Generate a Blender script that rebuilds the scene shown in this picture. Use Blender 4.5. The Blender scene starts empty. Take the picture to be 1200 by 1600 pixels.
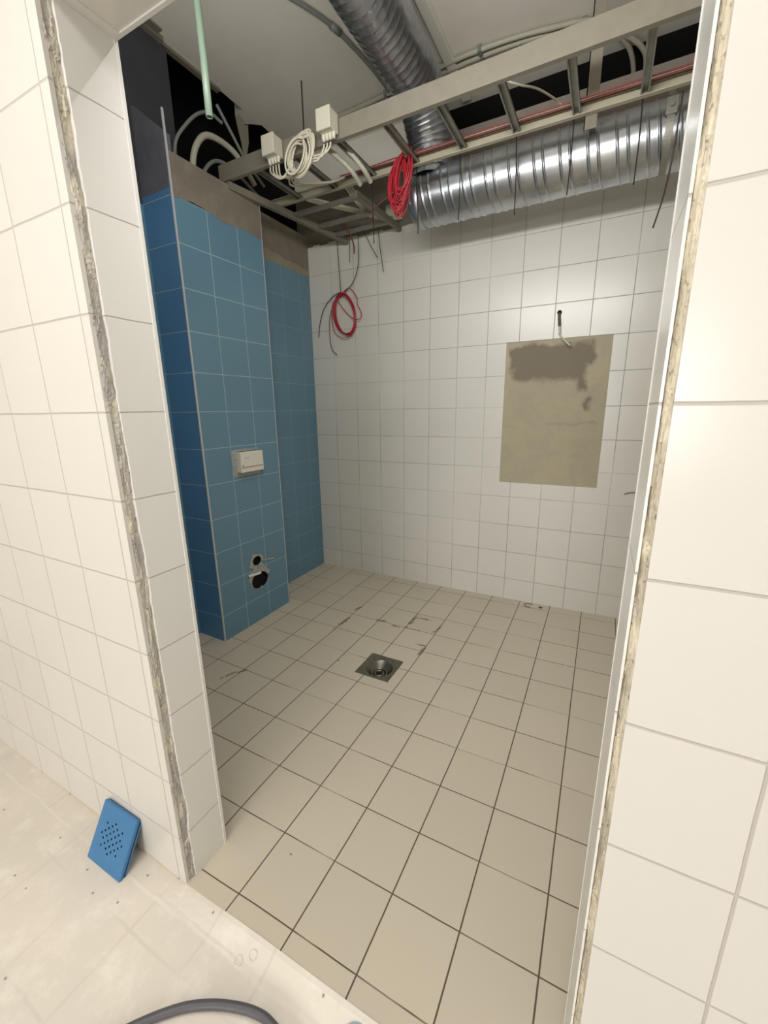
import bpy, bmesh, math, random
from mathutils import Vector, Matrix, noise
random.seed(7)
S = bpy.context.scene
COL = S.collection
Z0 = 1.38                      # eye height above the lowest point of the floor

# ------------------------------------------------------------------ camera
cam = bpy.data.cameras.new('camera'); camo = bpy.data.objects.new('camera', cam); COL.objects.link(camo)
cam.sensor_fit = 'HORIZONTAL'; cam.sensor_width = 36.0
cam.lens = 643.65/1200*36.0; cam.clip_start = 0.01
Rv = Vector((0.88684969, 0.46184883, -0.01390258)); Uv = Vector((-0.09958209, 0.22042733, 0.97030676)); Fv = Vector((-0.45119955, 0.8591318, -0.24147778))
camo.matrix_world = Matrix(((Rv.x, Uv.x, -Fv.x, 0), (Rv.y, Uv.y, -Fv.y, 0), (Rv.z, Uv.z, -Fv.z, Z0-0.0012), (0, 0, 0, 1)))
S.camera = camo

# ------------------------------------------------------------------ world, lamps, exposure
w = bpy.data.worlds.new('world'); S.world = w; w.use_nodes = True
w.node_tree.nodes['Background'].inputs[0].default_value = (0.6, 0.65, 0.7, 1)
w.node_tree.nodes['Background'].inputs[1].default_value = 0.05
S.view_settings.view_transform = 'Standard'; S.view_settings.look = 'None'
S.view_settings.gamma = 1; S.view_settings.use_curve_mapping = False
S.view_settings.exposure = 0.0

def area(name, loc, rot, sx, sy, power, col):
    l = bpy.data.lights.new(name, 'AREA'); l.shape = 'RECTANGLE'; l.size = sx; l.size_y = sy; l.energy = power; l.color = col
    o = bpy.data.objects.new(name, l); COL.objects.link(o); o.location = loc; o.rotation_euler = rot
    return o
area('ceiling_lamp_light', (-0.65, -0.35, Z0+1.17), (0, 0, 0), 1.6, 0.5, 22.5, (1.0, 0.985, 0.97))
area('window_daylight', (-0.1, -5.5, Z0+0.12), (math.radians(90), 0, 0), 2.2, 1.6, 128, (0.985, 0.99, 1.0))
area('added_fill_light', (-0.62, 0.785, Z0+1.0), (math.radians(148), 0, 0), 1.5, 0.10, 17, (1.0, 0.995, 0.98))  # fill light added above the doorway to lift the ceiling and upper wall
area('added_fill_light_lower', (-0.45, 0.83, Z0+0.95), (math.radians(52), 0, 0), 1.1, 0.10, 16.5, (1.0, 0.99, 0.965))  # second added fill, brightening the floor and back wall

# ------------------------------------------------------------------ node helpers
class NT:
    def __init__(s, name):
        s.m = bpy.data.materials.new(name); s.m.use_nodes = True
        s.t = s.m.node_tree; s.b = s.t.nodes['Principled BSDF']
    def n(s, kind, **kw):
        nd = s.t.nodes.new(kind)
        for k, v in kw.items(): setattr(nd, k, v)
        return nd
    def put(s, sock, v):
        if isinstance(v, bpy.types.NodeSocket): s.t.links.new(v, sock)
        elif v is not None: sock.default_value = v
    def math(s, op, a, b=None, c=None, clamp=False):
        nd = s.n('ShaderNodeMath', operation=op, use_clamp=clamp)
        s.put(nd.inputs[0], a)
        if b is not None: s.put(nd.inputs[1], b)
        if c is not None: s.put(nd.inputs[2], c)
        return nd.outputs[0]
    def mix(s, f, a, b):
        nd = s.n('ShaderNodeMix', data_type='RGBA')
        s.put(nd.inputs[0], f); s.put(nd.inputs[6], a); s.put(nd.inputs[7], b)
        return nd.outputs[2]
    def noise(s, scale, detail=3, vec=None, rough=.5, out=0):
        nd = s.n('ShaderNodeTexNoise'); nd.inputs['Scale'].default_value = scale
        nd.inputs['Detail'].default_value = detail; nd.inputs['Roughness'].default_value = rough
        s.put(nd.inputs['Vector'], vec if vec is not None else s.pos())
        return nd.outputs[out]
    def pos(s):
        if not hasattr(s, '_p'): s._p = s.n('ShaderNodeNewGeometry').outputs['Position']
        return s._p
    def xyz(s, v=None):
        nd = s.n('ShaderNodeSeparateXYZ'); s.put(nd.inputs[0], v if v is not None else s.pos()); return nd.outputs
    def ramp(s, f, lo, hi):
        nd = s.n('ShaderNodeMapRange', clamp=True); s.put(nd.inputs[0], f)
        nd.inputs[1].default_value = lo; nd.inputs[2].default_value = hi
        return nd.outputs[0]
    def bump(s, h, strength=.3, dist=.001):
        nd = s.n('ShaderNodeBump'); nd.inputs['Strength'].default_value = strength; nd.inputs['Distance'].default_value = dist
        s.put(nd.inputs['Height'], h); s.put(s.b.inputs['Normal'], nd.outputs[0])
    def set(s, **kw):
        for k, v in kw.items(): s.put(s.b.inputs[k.replace('_', ' ')], v)
        return s.m
def C(r, g, b):                     # sRGB 0-255 to linear
    f = lambda c: (c/255/12.92) if c/255 <= .04045 else ((c/255+.055)/1.055)**2.4
    return (f(r), f(g), f(b), 1)

def plain(name, col, rough=.5, metal=0, var=.0, vscale=20, bump=0, **kw):
    t = NT(name); c = col
    if var:
        nz = t.noise(vscale, 4); c2 = tuple(x*(1-var) for x in col[:3])+(1,)
        c = t.mix(t.ramp(nz, .35, .65), col, c2)
    if bump: t.bump(t.noise(vscale*3, 5), 1, bump)
    return t.set(Base_Color=c, Roughness=rough, Metallic=metal, **kw)

def smears(t, spots):
    """union of small irregular smears lying at fixed places: (x, y, half length, half width, angle)"""
    x, y, z = t.xyz()
    nz = t.noise(38, 4, rough=.65); tot = None
    for (sx, sy, a, b, ang) in spots:
        dx = t.math('SUBTRACT', x, sx); dy = t.math('SUBTRACT', y, sy)
        ca, sa = math.cos(ang), math.sin(ang)
        u = t.math('ADD', t.math('MULTIPLY', dx, ca/a), t.math('MULTIPLY', dy, sa/a))
        v = t.math('ADD', t.math('MULTIPLY', dx, -sa/b), t.math('MULTIPLY', dy, ca/b))
        q = t.math('SQRT', t.math('ADD', t.math('MULTIPLY', u, u), t.math('MULTIPLY', v, v)))
        q = t.math('ADD', q, t.math('MULTIPLY', t.math('SUBTRACT', nz, .5), 3.4))
        m = t.ramp(t.math('MULTIPLY', q, -1), -1.1, -.6)
        tot = m if tot is None else t.math('MAXIMUM', tot, m)
    return tot

def tiles(name, ua, va, u0, v0, pu, pv, col, grout, gw=.0035, rough=.25, var=.02, soft=.0006, gvar=0, umask=True, vmask=True,
          patchy_v=False, spots=None, spotcol=None, gu=None, wob=.0012, extra=None):
    t = NT(name); o = t.xyz()
    U, V = o['XYZ'.index(ua)], o['XYZ'.index(va)]
    jig = t.math('MULTIPLY', t.math('SUBTRACT', t.noise(14, 3), .5), wob*2)
    def line(A, a0, p, width):
        f = t.math('DIVIDE', t.math('SUBTRACT', t.math('ADD', A, jig), a0), p)
        fr = t.math('SUBTRACT', f, t.math('ROUND', f))
        dist = t.math('MULTIPLY', t.math('ABSOLUTE', fr), p)
        return t.ramp(t.math('MULTIPLY', dist, -1), -(width/2+soft), -(width/2-soft)), t.math('FLOOR', f)
    lu, iu = line(U, u0, pu, gu or gw); lv, iv = line(V, v0, pv, gw)
    if not umask: lu = 0.0
    if patchy_v:      # joints filled flush here and there
        k = t.ramp(t.noise(3.1, 2), .40, .50); lv_c = t.math('MULTIPLY', lv, t.math('ADD', t.math('MULTIPLY', k, .62), .38))
    else: lv_c = lv
    if gvar:
        k2 = t.ramp(t.noise(2.3, 2), .38, .56)
        kk = t.math('ADD', t.math('MULTIPLY', k2, gvar), 1-gvar)
        lu = t.math('MULTIPLY', lu, kk); lv_c = t.math('MULTIPLY', lv_c, kk)
    g = t.math('MAXIMUM', lu, lv_c)
    wn = t.n('ShaderNodeTexWhiteNoise', noise_dimensions='2D'); cb = t.n('ShaderNodeCombineXYZ')
    t.put(cb.inputs[0], iu); t.put(cb.inputs[1], iv); t.put(wn.inputs['Vector'], cb.outputs[0])
    c2 = tuple(x*(1-var*2.2) for x in col[:3])+(1,)
    base = t.mix(wn.outputs[0], col, c2)
    base = t.mix(t.math('MULTIPLY', t.ramp(t.noise(5, 4), .4, .7), .5), base, tuple(x*(1-var) for x in col[:3])+(1,))
    if spots: base = t.mix(smears(t, spots), base, spotcol)
    c = t.mix(g, base, grout)
    h = t.math('SUBTRACT', t.math('MULTIPLY', t.noise(8, 2), .25), g)
    t.bump(h, .8, .0012)
    r = t.math('ADD', t.math('MULTIPLY', g, .6-rough*.4), rough)
    return t.set(Base_Color=c, Roughness=r)

WHITE = C(232, 226, 216)
m_front = tiles('white_glazed_tile_front_left', 'X', 'Z', -1.0001, Z0, .2, .2, C(218, 214, 207), C(186, 180, 170), .0036, .22)
m_frontr = tiles('white_glazed_tile_front_right', 'X', 'Z', .2065, Z0, .2, .2, C(217, 214, 208), C(188, 183, 175), .0036, .22)
m_jamb = tiles('white_glazed_tile_jamb', 'Y', 'Z', .55, Z0, 5, .2, C(232, 230, 225), C(190, 187, 180), .0032, .25, umask=False)
m_lintel = plain('white_tile_soffit', C(222, 218, 210), .3, var=.03, vscale=6)
m_back = tiles('white_tile_back', 'X', 'Z', -1.9325, Z0, .201, .2, C(214, 211, 202), C(160, 156, 146), .0034, .28, gvar=.55)
BLUE = C(101, 139, 159); BGR = C(168, 188, 196)
m_pierf = tiles('blue_tile_pier', 'Y', 'Z', 1.7328, Z0, .2022, .2, BLUE, BGR, .0036, .3, wob=.0018)
m_piers = tiles('blue_tile_pier_side', 'X', 'Z', -1.9, Z0, 3, .2, C(84, 132, 176), BGR, .0034, .3, umask=False)  # same tile as the front; its different light put into a bluer colour
m_blue = tiles('blue_tile_recess', 'Y', 'Z', 2.742, Z0, .199, .2, BLUE, C(140, 166, 176), .0034, .3)
FL_SP = [(-1.415, 2.27, .05, .010, 1.3), (-1.405, 2.07, .075, .014, 1.45), (-1.19, 2.2, .05, .010, .2), (-1.00, 2.28, .085, .013, 1.5), (-1.07, 2.18, .04, .012, 0),
         (-.945, 2.34, .06, .008, .1), (-.81, 2.26, .06, .012, 1.4), (-.95, 2.19, .05, .006, .1), (-.81, 1.99, .05, .011, 1.5), (-.83, 2.05, .04, .007, .1), (-1.64, 1.32, .06, .010, 1.2),
         (-1.60, 1.38, .035, .008, 1.0), (-.742, .745, .004, .003, 0), (-1.2, 1.70, .012, .006, 0)]
m_floor = tiles('beige_floor_tile', 'X', 'Y', -.8057, .591, .2, .2, C(206, 195, 176), C(92, 80, 68), .0034, .42, var=.025, patchy_v=True,
                spots=FL_SP, spotcol=C(134, 125, 108), gu=.0040, wob=.0008)

def near_floor_mat():
    t = NT('cement_wash_floor'); x, y, z = t.xyz()
    n1 = t.noise(2.2, 5, rough=.6); n2 = t.noise(11, 5, rough=.7); n3 = t.noise(60, 3)
    c = t.mix(t.ramp(n1, .35, .65), C(228, 219, 206), C(220, 213, 202))
    c = t.mix(t.math('MULTIPLY', t.ramp(n2, .5, .68), .9), c, C(236, 229, 218))
    jig = t.math('MULTIPLY', t.math('SUBTRACT', t.noise(7, 4), .5), .022)
    def ln(A, a0, p, wd):
        f = t.math('DIVIDE', t.math('SUBTRACT', t.math('ADD', A, jig), a0), p)
        ds = t.math('MULTIPLY', t.math('ABSOLUTE', t.math('SUBTRACT', f, t.math('ROUND', f))), p)
        return t.ramp(t.math('MULTIPLY', ds, -1), -wd, -wd*.3)
    gl = t.math('MAXIMUM', ln(x, -1.215, .2, .006), ln(y, .195, .2, .006))
    gl = t.math('MULTIPLY', gl, t.ramp(t.noise(3.3, 3), .42, .62))
    c = t.mix(t.math('MULTIPLY', gl, .30), c, C(192, 184, 172))
    ridge = t.math('MULTIPLY', ln(y, .478, 5, .007), t.ramp(t.noise(6, 4), .38, .6))
    c = t.mix(t.math('MULTIPLY', ridge, .7), c, C(236, 230, 220))
    # chips and grit
    vo = t.n('ShaderNodeTexVoronoi', voronoi_dimensions='2D'); vo.inputs['Scale'].default_value = 11; vo.inputs['Randomness'].default_value = 1; t.put(vo.inputs['Vector'], t.pos())
    sp = t.ramp(t.math('MULTIPLY', vo.outputs['Distance'], -1), -.045, -.025)
    wn = t.xyz(vo.outputs['Color'])
    sp = t.math('MULTIPLY', sp, t.ramp(wn[0], .74, .76))
    c = t.mix(sp, c, C(146, 138, 126))
    h = t.math('ADD', t.math('MULTIPLY', n2, .5), t.math('ADD', t.math('MULTIPLY', ridge, .5), t.math('MULTIPLY', n3, .08)))
    t.bump(h, .55, .0022)
    return t.set(Base_Color=c, Roughness=.55)
m_near = near_floor_mat()

def mortar_mat(name='torn_tile_adhesive', ca=C(208, 200, 182), cb=C(182, 177, 168), cc=C(168, 163, 160)):
    t = NT(name); p = t.pos(); mp = t.n('ShaderNodeMapping'); t.put(mp.inputs[0], p); mp.inputs['Scale'].default_value = (1, 1, .35)
    n1 = t.noise(42, 5, vec=mp.outputs[0], rough=.6); n2 = t.noise(9, 3)
    n3 = t.noise(120, 4)
    c = t.mix(t.ramp(n1, .42, .55), ca, cb)
    c = t.mix(t.math('MULTIPLY', t.ramp(n2, .5, .56), .8), c, cc)
    c = t.mix(t.math('MULTIPLY', t.ramp(n3, .60, .68), .75), c, C(138, 126, 104))
    t.bump(t.math('ADD', n1, t.math('MULTIPLY', n3, .3)), 1, .004)
    return t.set(Base_Color=c, Roughness=.85)
m_mortar = mortar_mat()
m_mortar2 = mortar_mat('cream_tile_adhesive', C(222, 212, 190), C(206, 196, 174), C(190, 180, 160))

def cement(name, c1, c2, c3, scale=2.2, bump=.0015, rough=.85):
    t = NT(name); n1 = t.noise(scale, 5, rough=.6); n2 = t.noise(scale*6, 5, rough=.6)
    c = t.mix(t.ramp(n1, .35, .65), c1, c2); c = t.mix(t.math('MULTIPLY', t.ramp(n2, .45, .7), .5), c, c3)
    t.bump(n2, .6, bump)
    return t.set(Base_Color=c, Roughness=rough)
m_conc = cement('rough_brown_cement', C(134, 126, 112), C(120, 112, 100), C(142, 135, 120))
m_conc2 = cement('light_cement_band', C(150, 142, 118), C(138, 131, 110), C(160, 152, 130))
m_ceil = cement('painted_concrete_ceiling', C(222, 218, 206), C(214, 210, 198), C(226, 222, 210), 1.2, .0006)
m_dark = plain('shaded_upper_wall', C(62, 62, 68), .8, var=.15, vscale=5)  # shade on the upper left wall put into a dark colour
m_void = plain('unlit_void_black', C(22, 20, 20), .95)  # darkness of the unlit shaft and hollow painted as black surfaces
m_white = plain('white_edge_profile', C(226, 224, 220), .35)
m_greytrim = plain('grey_edge_profile', C(186, 186, 190), .4)
m_room = plain('white_paint', C(222, 218, 208), .7, var=.02, vscale=3)

def patch_mat():
    """bare plaster of the mirror recess with a wet dark stain hanging from its top"""
    t = NT('bare_plaster_wet_stain'); x, y, z = t.xyz(); z = t.math('SUBTRACT', z, Z0)
    n1 = t.noise(3.5, 5, rough=.6); n2 = t.noise(17, 5, rough=.65); n3 = t.noise(8, 3)
    c = t.mix(t.ramp(n1, .38, .62), C(176, 166, 140), C(168, 159, 136))
    c = t.mix(t.math('MULTIPLY', t.ramp(n2, .45, .75), .5), c, C(158, 150, 130))
    w1 = t.math('MULTIPLY', t.math('SUBTRACT', n3, .5), .10); w2 = t.math('MULTIPLY', t.math('SUBTRACT', n2, .5), .05)
    zz = t.math('ADD', z, t.math('ADD', w1, w2)); xx = t.math('ADD', x, t.math('ADD', w1, w2))
    def box(x0, x1, z0, z1, s=.012):
        a = t.ramp(xx, x0-s, x0+s); b = t.ramp(t.math('MULTIPLY', xx, -1), -x1-s, -x1+s)
        cc = t.ramp(zz, z0-s, z0+s); e = t.ramp(t.math('MULTIPLY', zz, -1), -z1-s, -z1+s)
        return t.math('MULTIPLY', t.math('MULTIPLY', a, b), t.math('MULTIPLY', cc, e))
    m = t.math('MAXIMUM', box(-.575, -.085, .245, .372), t.math('MAXIMUM', box(-.55, -.12, .165, .30, .02), t.math('MAXIMUM', box(-.165, -.115, .085, .25), box(-.12, -.085, -.02, .045))))
    c = t.mix(t.math('MULTIPLY', m, .9), c, C(118, 108, 92))
    # trowel edge
    e = t.math('MULTIPLY', box(-.32, -.03, -.105, -.09, .003), .3); c = t.mix(e, c, C(140, 130, 112))
    t.bump(t.math('ADD', n2, n1), .5, .002)
    return t.set(Base_Color=c, Roughness=.8)
m_patch = patch_mat()

def galv(name, c1, c2, rough, bump):
    t = NT(name); n1 = t.noise(22, 3); n2 = t.noise(6, 3)
    vo = t.n('ShaderNodeTexVoronoi'); vo.inputs['Scale'].default_value = 70; t.put(vo.inputs['Vector'], t.pos())
    k = t.xyz(vo.outputs['Color'])[0]
    c = t.mix(t.math('ADD', t.math('MULTIPLY', k, .5), t.math('MULTIPLY', n1, .5)), c1, c2)
    t.bump(n2, .4, bump)
    return t.set(Base_Color=c, Metallic=1.0, Roughness=t.math('ADD', t.math('MULTIPLY', k, .1), rough))
def galv_smooth():
    t = NT('galvanised_sheet'); c = t.mix(t.ramp(t.noise(9, 4), .3, .7), C(192, 196, 200), C(166, 170, 176))
    return t.set(Base_Color=c, Metallic=1.0, Roughness=t.math('ADD', t.math('MULTIPLY', t.noise(14, 3), .16), .22))
m_galv = galv_smooth()
m_foil = galv('crinkled_aluminium', C(190, 192, 198), C(158, 162, 170), .30, .010)
m_steel = plain('zinc_steel_section', C(150, 148, 138), .5, .7, var=.12, vscale=30)
m_painted = plain('dull_painted_steel', C(138, 132, 118), .55, .3, var=.08, vscale=20)
m_inox = plain('brushed_drain_steel', C(140, 136, 122), .34, .85, var=.2, vscale=40)
m_drainblk = plain('dark_drain_water', C(26, 24, 20), .15)
m_red = plain('red_cable_sheath', C(172, 26, 44), .4)
m_redd = plain('dull_red_cable_sheath', C(112, 56, 52), .5)
m_wcab = plain('white_cable_sheath', C(196, 190, 170), .45)
m_wbox = plain('cream_plastic', C(196, 192, 174), .4)
m_wbox2 = plain('white_styrene', C(226, 222, 208), .6, var=.04, vscale=60)
m_gcond = plain('grey_conduit', C(120, 124, 118), .5)
m_pcond = plain('pale_corrugated_conduit', C(172, 168, 152), .5)
m_green = plain('pale_green_plastic_pipe', C(128, 146, 128), .4)
m_bwire = plain('black_wire', C(26, 26, 26), .5)
m_dwire = plain('brown_black_wire', C(70, 58, 46), .5)
m_hose = plain('dark_grey_rubber_hose', C(88, 86, 92), .45, var=.1, vscale=30)
m_bcap = plain('blue_film_on_cover', C(62, 122, 172), .22, var=.05, vscale=10)
m_bcapd = plain('dark_blue_edge', C(34, 74, 116), .3)
m_hole = plain('hole_inside', C(14, 30, 50), .8)
m_black = plain('black_pipe_inside', C(6, 6, 7), .9)
m_film = plain('scuffed_clear_film', C(200, 204, 204), .3, Alpha=.45)
m_mort2 = plain('pale_mortar', C(176, 176, 168), .85, var=.25, vscale=60, bump=.003)
m_tip = plain('pale_blue_plastic', C(176, 196, 214), .35)
m_void.use_backface_culling = False

# ------------------------------------------------------------------ mesh helpers
def link(name, bm, mat, parent=None, smooth=False, loc=None):
    bmesh.ops.recalc_face_normals(bm, faces=bm.faces[:])
    me = bpy.data.meshes.new(name)
    o = bpy.data.objects.new(name, me)
    if loc is not None:
        bmesh.ops.translate(bm, vec=-Vector(loc), verts=bm.verts); o.location = loc
    for f in bm.faces: f.smooth = smooth
    bm.to_mesh(me); bm.free()
    for m in (mat if isinstance(mat, (list, tuple)) else [mat]): me.materials.append(m)
    COL.objects.link(o)
    if parent is not None:
        o.parent = parent
        o.location = Vector(o.location) - Vector(parent.location)
    return o
def struct(name, bm, mat, parent=None, smooth=False):
    o = link(name, bm, mat, parent, smooth); o['kind'] = 'structure'; return o
def tag(o, label, cat, group=None):
    o['label'] = label; o['category'] = cat
    if group: o['group'] = group
    return o
def thing(name, label, cat, loc, group=None):
    o = bpy.data.objects.new(name, None); o.location = loc; o.empty_display_size = .05; COL.objects.link(o)
    return tag(o, label, cat, group)
def box(x0, x1, y0, y1, z0, z1, bm=None, bevel=0, mi=0):
    bm = bm or bmesh.new()
    vs = [bm.verts.new((x, y, z)) for z in (z0, z1) for y in (y0, y1) for x in (x0, x1)]
    fs = [bm.faces.new([vs[i] for i in q]) for q in ((0, 2, 3, 1), (4, 5, 7, 6), (0, 1, 5, 4), (2, 6, 7, 3), (0, 4, 6, 2), (1, 3, 7, 5))]
    for f in fs: f.material_index = mi
    if bevel:
        es = list({e for f in fs for e in f.edges})
        bmesh.ops.bevel(bm, geom=es, offset=bevel, segments=2, affect='EDGES', profile=.6)
    return bm
def catmull(pts, n=8):
    P = [Vector(p) for p in pts]
    if len(P) < 3: return [P[0].lerp(P[1], i/n) for i in range(n+1)]
    P = [P[0]*2-P[1]] + P + [P[-1]*2-P[-2]]; out = []
    for i in range(1, len(P)-2):
        a, b, c, d = P[i-1:i+3]
        for k in range(n):
            t = k/n
            out.append(.5*((2*b)+(c-a)*t+(2*a-5*b+4*c-d)*t*t+(3*b-a-3*c+d)*t**3))
    out.append(P[-2]); return out
def sweep(path, rad, seg=8, bm=None, cap=True, closed=False):
    """rad: number or function(i, length, theta)"""
    bm = bm or bmesh.new(); P = [Vector(p) for p in path]; N = len(P)
    T = [(P[min(i+1, N-1)]-P[max(i-1, 0)]).normalized() for i in range(N)]
    nrm = T[0].orthogonal().normalized(); rings = []; L = 0
    for i in range(N):
        if i:
            L += (P[i]-P[i-1]).length
            q = T[i-1].rotation_difference(T[i]); nrm = q @ nrm; nrm = (nrm-T[i]*nrm.dot(T[i])).normalized()
        b = T[i].cross(nrm); ring = []
        for k in range(seg):
            th = 2*math.pi*k/seg; r = rad(i, L, th) if callable(rad) else rad
            ring.append(bm.verts.new(P[i]+(nrm*math.cos(th)+b*math.sin(th))*r))
        rings.append(ring)
    for i in range(N-1):
        for k in range(seg):
            bm.faces.new((rings[i][k], rings[i][(k+1) % seg], rings[i+1][(k+1) % seg], rings[i+1][k]))
    if cap: bm.faces.new(rings[0][::-1]); bm.faces.new(rings[-1])
    return bm
def tube(pts, r, seg=8, n=8, bm=None): return sweep(catmull(pts, n), r, seg, bm)
def lathe(profile, seg=40, axis='Z', c=(0, 0, 0), bm=None):
    bm = bm or bmesh.new(); rings = []
    for (r, h) in profile:
        rings.append([bm.verts.new(Vector(c)+Vector((r*math.cos(2*math.pi*k/seg), r*math.sin(2*math.pi*k/seg), h)) if axis == 'Z' else
                     Vector(c)+Vector((h, r*math.cos(2*math.pi*k/seg), r*math.sin(2*math.pi*k/seg)))) for k in range(seg)])
    for a, b in zip(rings, rings[1:]):
        for k in range(seg): bm.faces.new((a[k], a[(k+1) % seg], b[(k+1) % seg], b[k]))
    return bm
def boolean(o, cutter_bm, name='cut'):
    me = bpy.data.meshes.new(name); bmesh.ops.recalc_face_normals(cutter_bm, faces=cutter_bm.faces[:]); cutter_bm.to_mesh(me); cutter_bm.free()
    for m in o.data.materials: me.materials.append(m)
    for p in me.polygons: p.material_index = len(o.data.materials)-1
    c = bpy.data.objects.new(name, me); COL.objects.link(c)
    md = o.modifiers.new('b', 'BOOLEAN'); md.operation = 'DIFFERENCE'; md.object = c; md.solver = 'EXACT'
    c.matrix_world = Matrix.Identity(4)
    bpy.context.view_layer.update()
    dg = bpy.context.evaluated_depsgraph_get()
    nm = bpy.data.meshes.new_from_object(o.evaluated_get(dg)); o.modifiers.clear(); o.data = nm
    bpy.data.objects.remove(c)
def cyl(c, r, depth, axis, seg=32, bm=None, sy=1):
    bm = bm or bmesh.new(); a = Vector(axis).normalized(); u = a.orthogonal().normalized()
    if abs(a.x) > .9: u = Vector((0, 1, 0))
    v = a.cross(u)
    r1 = [bm.verts.new(Vector(c)+(u*math.cos(t)*sy+v*math.sin(t))*r) for t in [2*math.pi*k/seg for k in range(seg)]]
    r2 = [bm.verts.new(x.co+a*depth) for x in r1]
    bm.faces.new(r1[::-1]); bm.faces.new(r2)
    for k in range(seg): bm.faces.new((r1[k], r1[(k+1) % seg], r2[(k+1) % seg], r2[k]))
    return bm
Z = lambda z: z+Z0

# ------------------------------------------------------------------ floors
DX, DY = -.963, 1.7545
def fz(x, y):
    r = math.hypot(x-DX, y-DY)
    z = -1.382+.0203*r-.014*math.exp(-((x+.97)**2+(y-.58)**2)/.03)
    return min(z, -1.350)
def floor_inner():
    xs = sorted(set([round(-2.20+.05*i, 4) for i in range(69)]+[-1.063, -.863])); ys = sorted(set([round(.541+.05*i, 4) for i in range(48)]+[1.6545, 1.8545]))
    xs = [x for x in xs if all(abs(x-q) > .012 or x == q for q in (-1.063, -.863))]
    ys = [y for y in ys if all(abs(y-q) > .012 or y == q for q in (1.6545, 1.8545))]
    bm = bmesh.new(); V = {}
    for i, x in enumerate(xs):
        for j, y in enumerate(ys): V[i, j] = bm.verts.new((x, y, Z(fz(x, y))))
    for i in range(len(xs)-1):
        for j in range(len(ys)-1):
            cx, cy = (xs[i]+xs[i+1])/2, (ys[j]+ys[j+1])/2
            if -1.063 < cx < -.863 and 1.6545 < cy < 1.8545: continue
            bm.faces.new((V[i, j], V[i+1, j], V[i+1, j+1], V[i, j+1]))
    ext = bmesh.ops.extrude_face_region(bm, geom=bm.faces[:])
    for v in [g for g in ext['geom'] if isinstance(g, bmesh.types.BMVert)]: v.co.z = -.12
    return struct('floor', bm, m_floor)
floor_inner()
def nz_(x): return -1.379 + max(0, min(.032, .027*(-.97-x)))
def floor_near():
    bm = bmesh.new(); xs = [-2.9+.05*i for i in range(97)]; ys = [-5.7, -4, -3]+[-2.3+.1*i for i in range(24)]+[.0+.05*i for i in range(1, 10)]+[.465, .478, .49, .51, .53, .541]
    V = {}
    for i, x in enumerate(xs):
        for j, y in enumerate(ys):
            z = nz_(x)
            if y > .485 and x > -1.02:
                zt = fz(max(x, -.9), .55)+.001; z += (zt-z)*min(1, (y-.485)/.05)*min(1, (x+1.02)/.1)
            z += .0012*noise.noise(Vector((x*5, y*5, 0)))*(1 if y < .45 else .4)
            V[i, j] = bm.verts.new((x, y, Z(z)))
    for i in range(len(xs)-1):
        for j in range(len(ys)-1): bm.faces.new((V[i, j], V[i+1, j], V[i+1, j+1], V[i, j+1]))
    ext = bmesh.ops.extrude_face_region(bm, geom=bm.faces[:])
    for v in [g for g in ext['geom'] if isinstance(g, bmesh.types.BMVert)]: v.co.z = -.12
    return struct('floor', bm, m_near, smooth=False)
floor_near()

# ------------------------------------------------------------------ door wall (front) : core, tile skins, jambs, lintel
YL = .5412; JX = -.9626; RX = .052; LZ = .742; CZ = 1.79; NZ = 1.2
# cores
struct('wall_front', box(-2.9, -.973, .550, .684, -.12, Z(CZ)), m_mortar)
struct('wall_front', box(.0600, 1.9, .5555, .684, -.12, Z(CZ)), m_mortar)
struct('wall_front', box(-.973, .0600, .550, .684, Z(LZ+.012), Z(CZ)), m_mortar)
# tile skins facing the camera
struct('wall_front', box(-2.9, -.969, YL, .5505, -.05, Z(NZ)), m_front)
struct('wall_front', box(.064, 1.9, .5420, .5515, -.05, Z(NZ)), m_frontr)
struct('wall_front', box(-.969, .064, YL, .5505, Z(LZ), Z(NZ)), m_front)

def ragged_edge_skin(x0, x1, yfront, yback, seed, mat, amp=.0028):
    """jamb tiles: a thin skin whose cut front edge is chipped"""
    bm = bmesh.new(); N = 420; cols = []
    for i in range(N+1):
        z = -1.392+(LZ+1.392)*i/N
        a = noise.noise(Vector((seed, z*14, 0)))*amp + noise.noise(Vector((seed, z*60, 3)))*amp*.55
        k = noise.noise(Vector((seed+9, z*5, 7)))
        if k > .28: a += (k-.28)*amp*5
        yf = yfront+a
        cols.append([bm.verts.new((x0, yf, Z(z))), bm.verts.new((x0, yback, Z(z))), bm.verts.new((x1, yback, Z(z))), bm.verts.new((x1, yf, Z(z)))])
    for a, b in zip(cols, cols[1:]):
        for k in range(4): bm.faces.new((a[k], a[(k+1) % 4], b[(k+1) % 4], b[k]))
    bm.faces.new(cols[0]); bm.faces.new(cols[-1][::-1])
    return bm
struct('wall_jamb', ragged_edge_skin(-.9735, JX, .5705, .680, 1.3, m_jamb), m_jamb)
struct('wall_jamb', ragged_edge_skin(RX, .0552, .5585, .680, 5.1, m_jamb, .0022), m_jamb)
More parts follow.
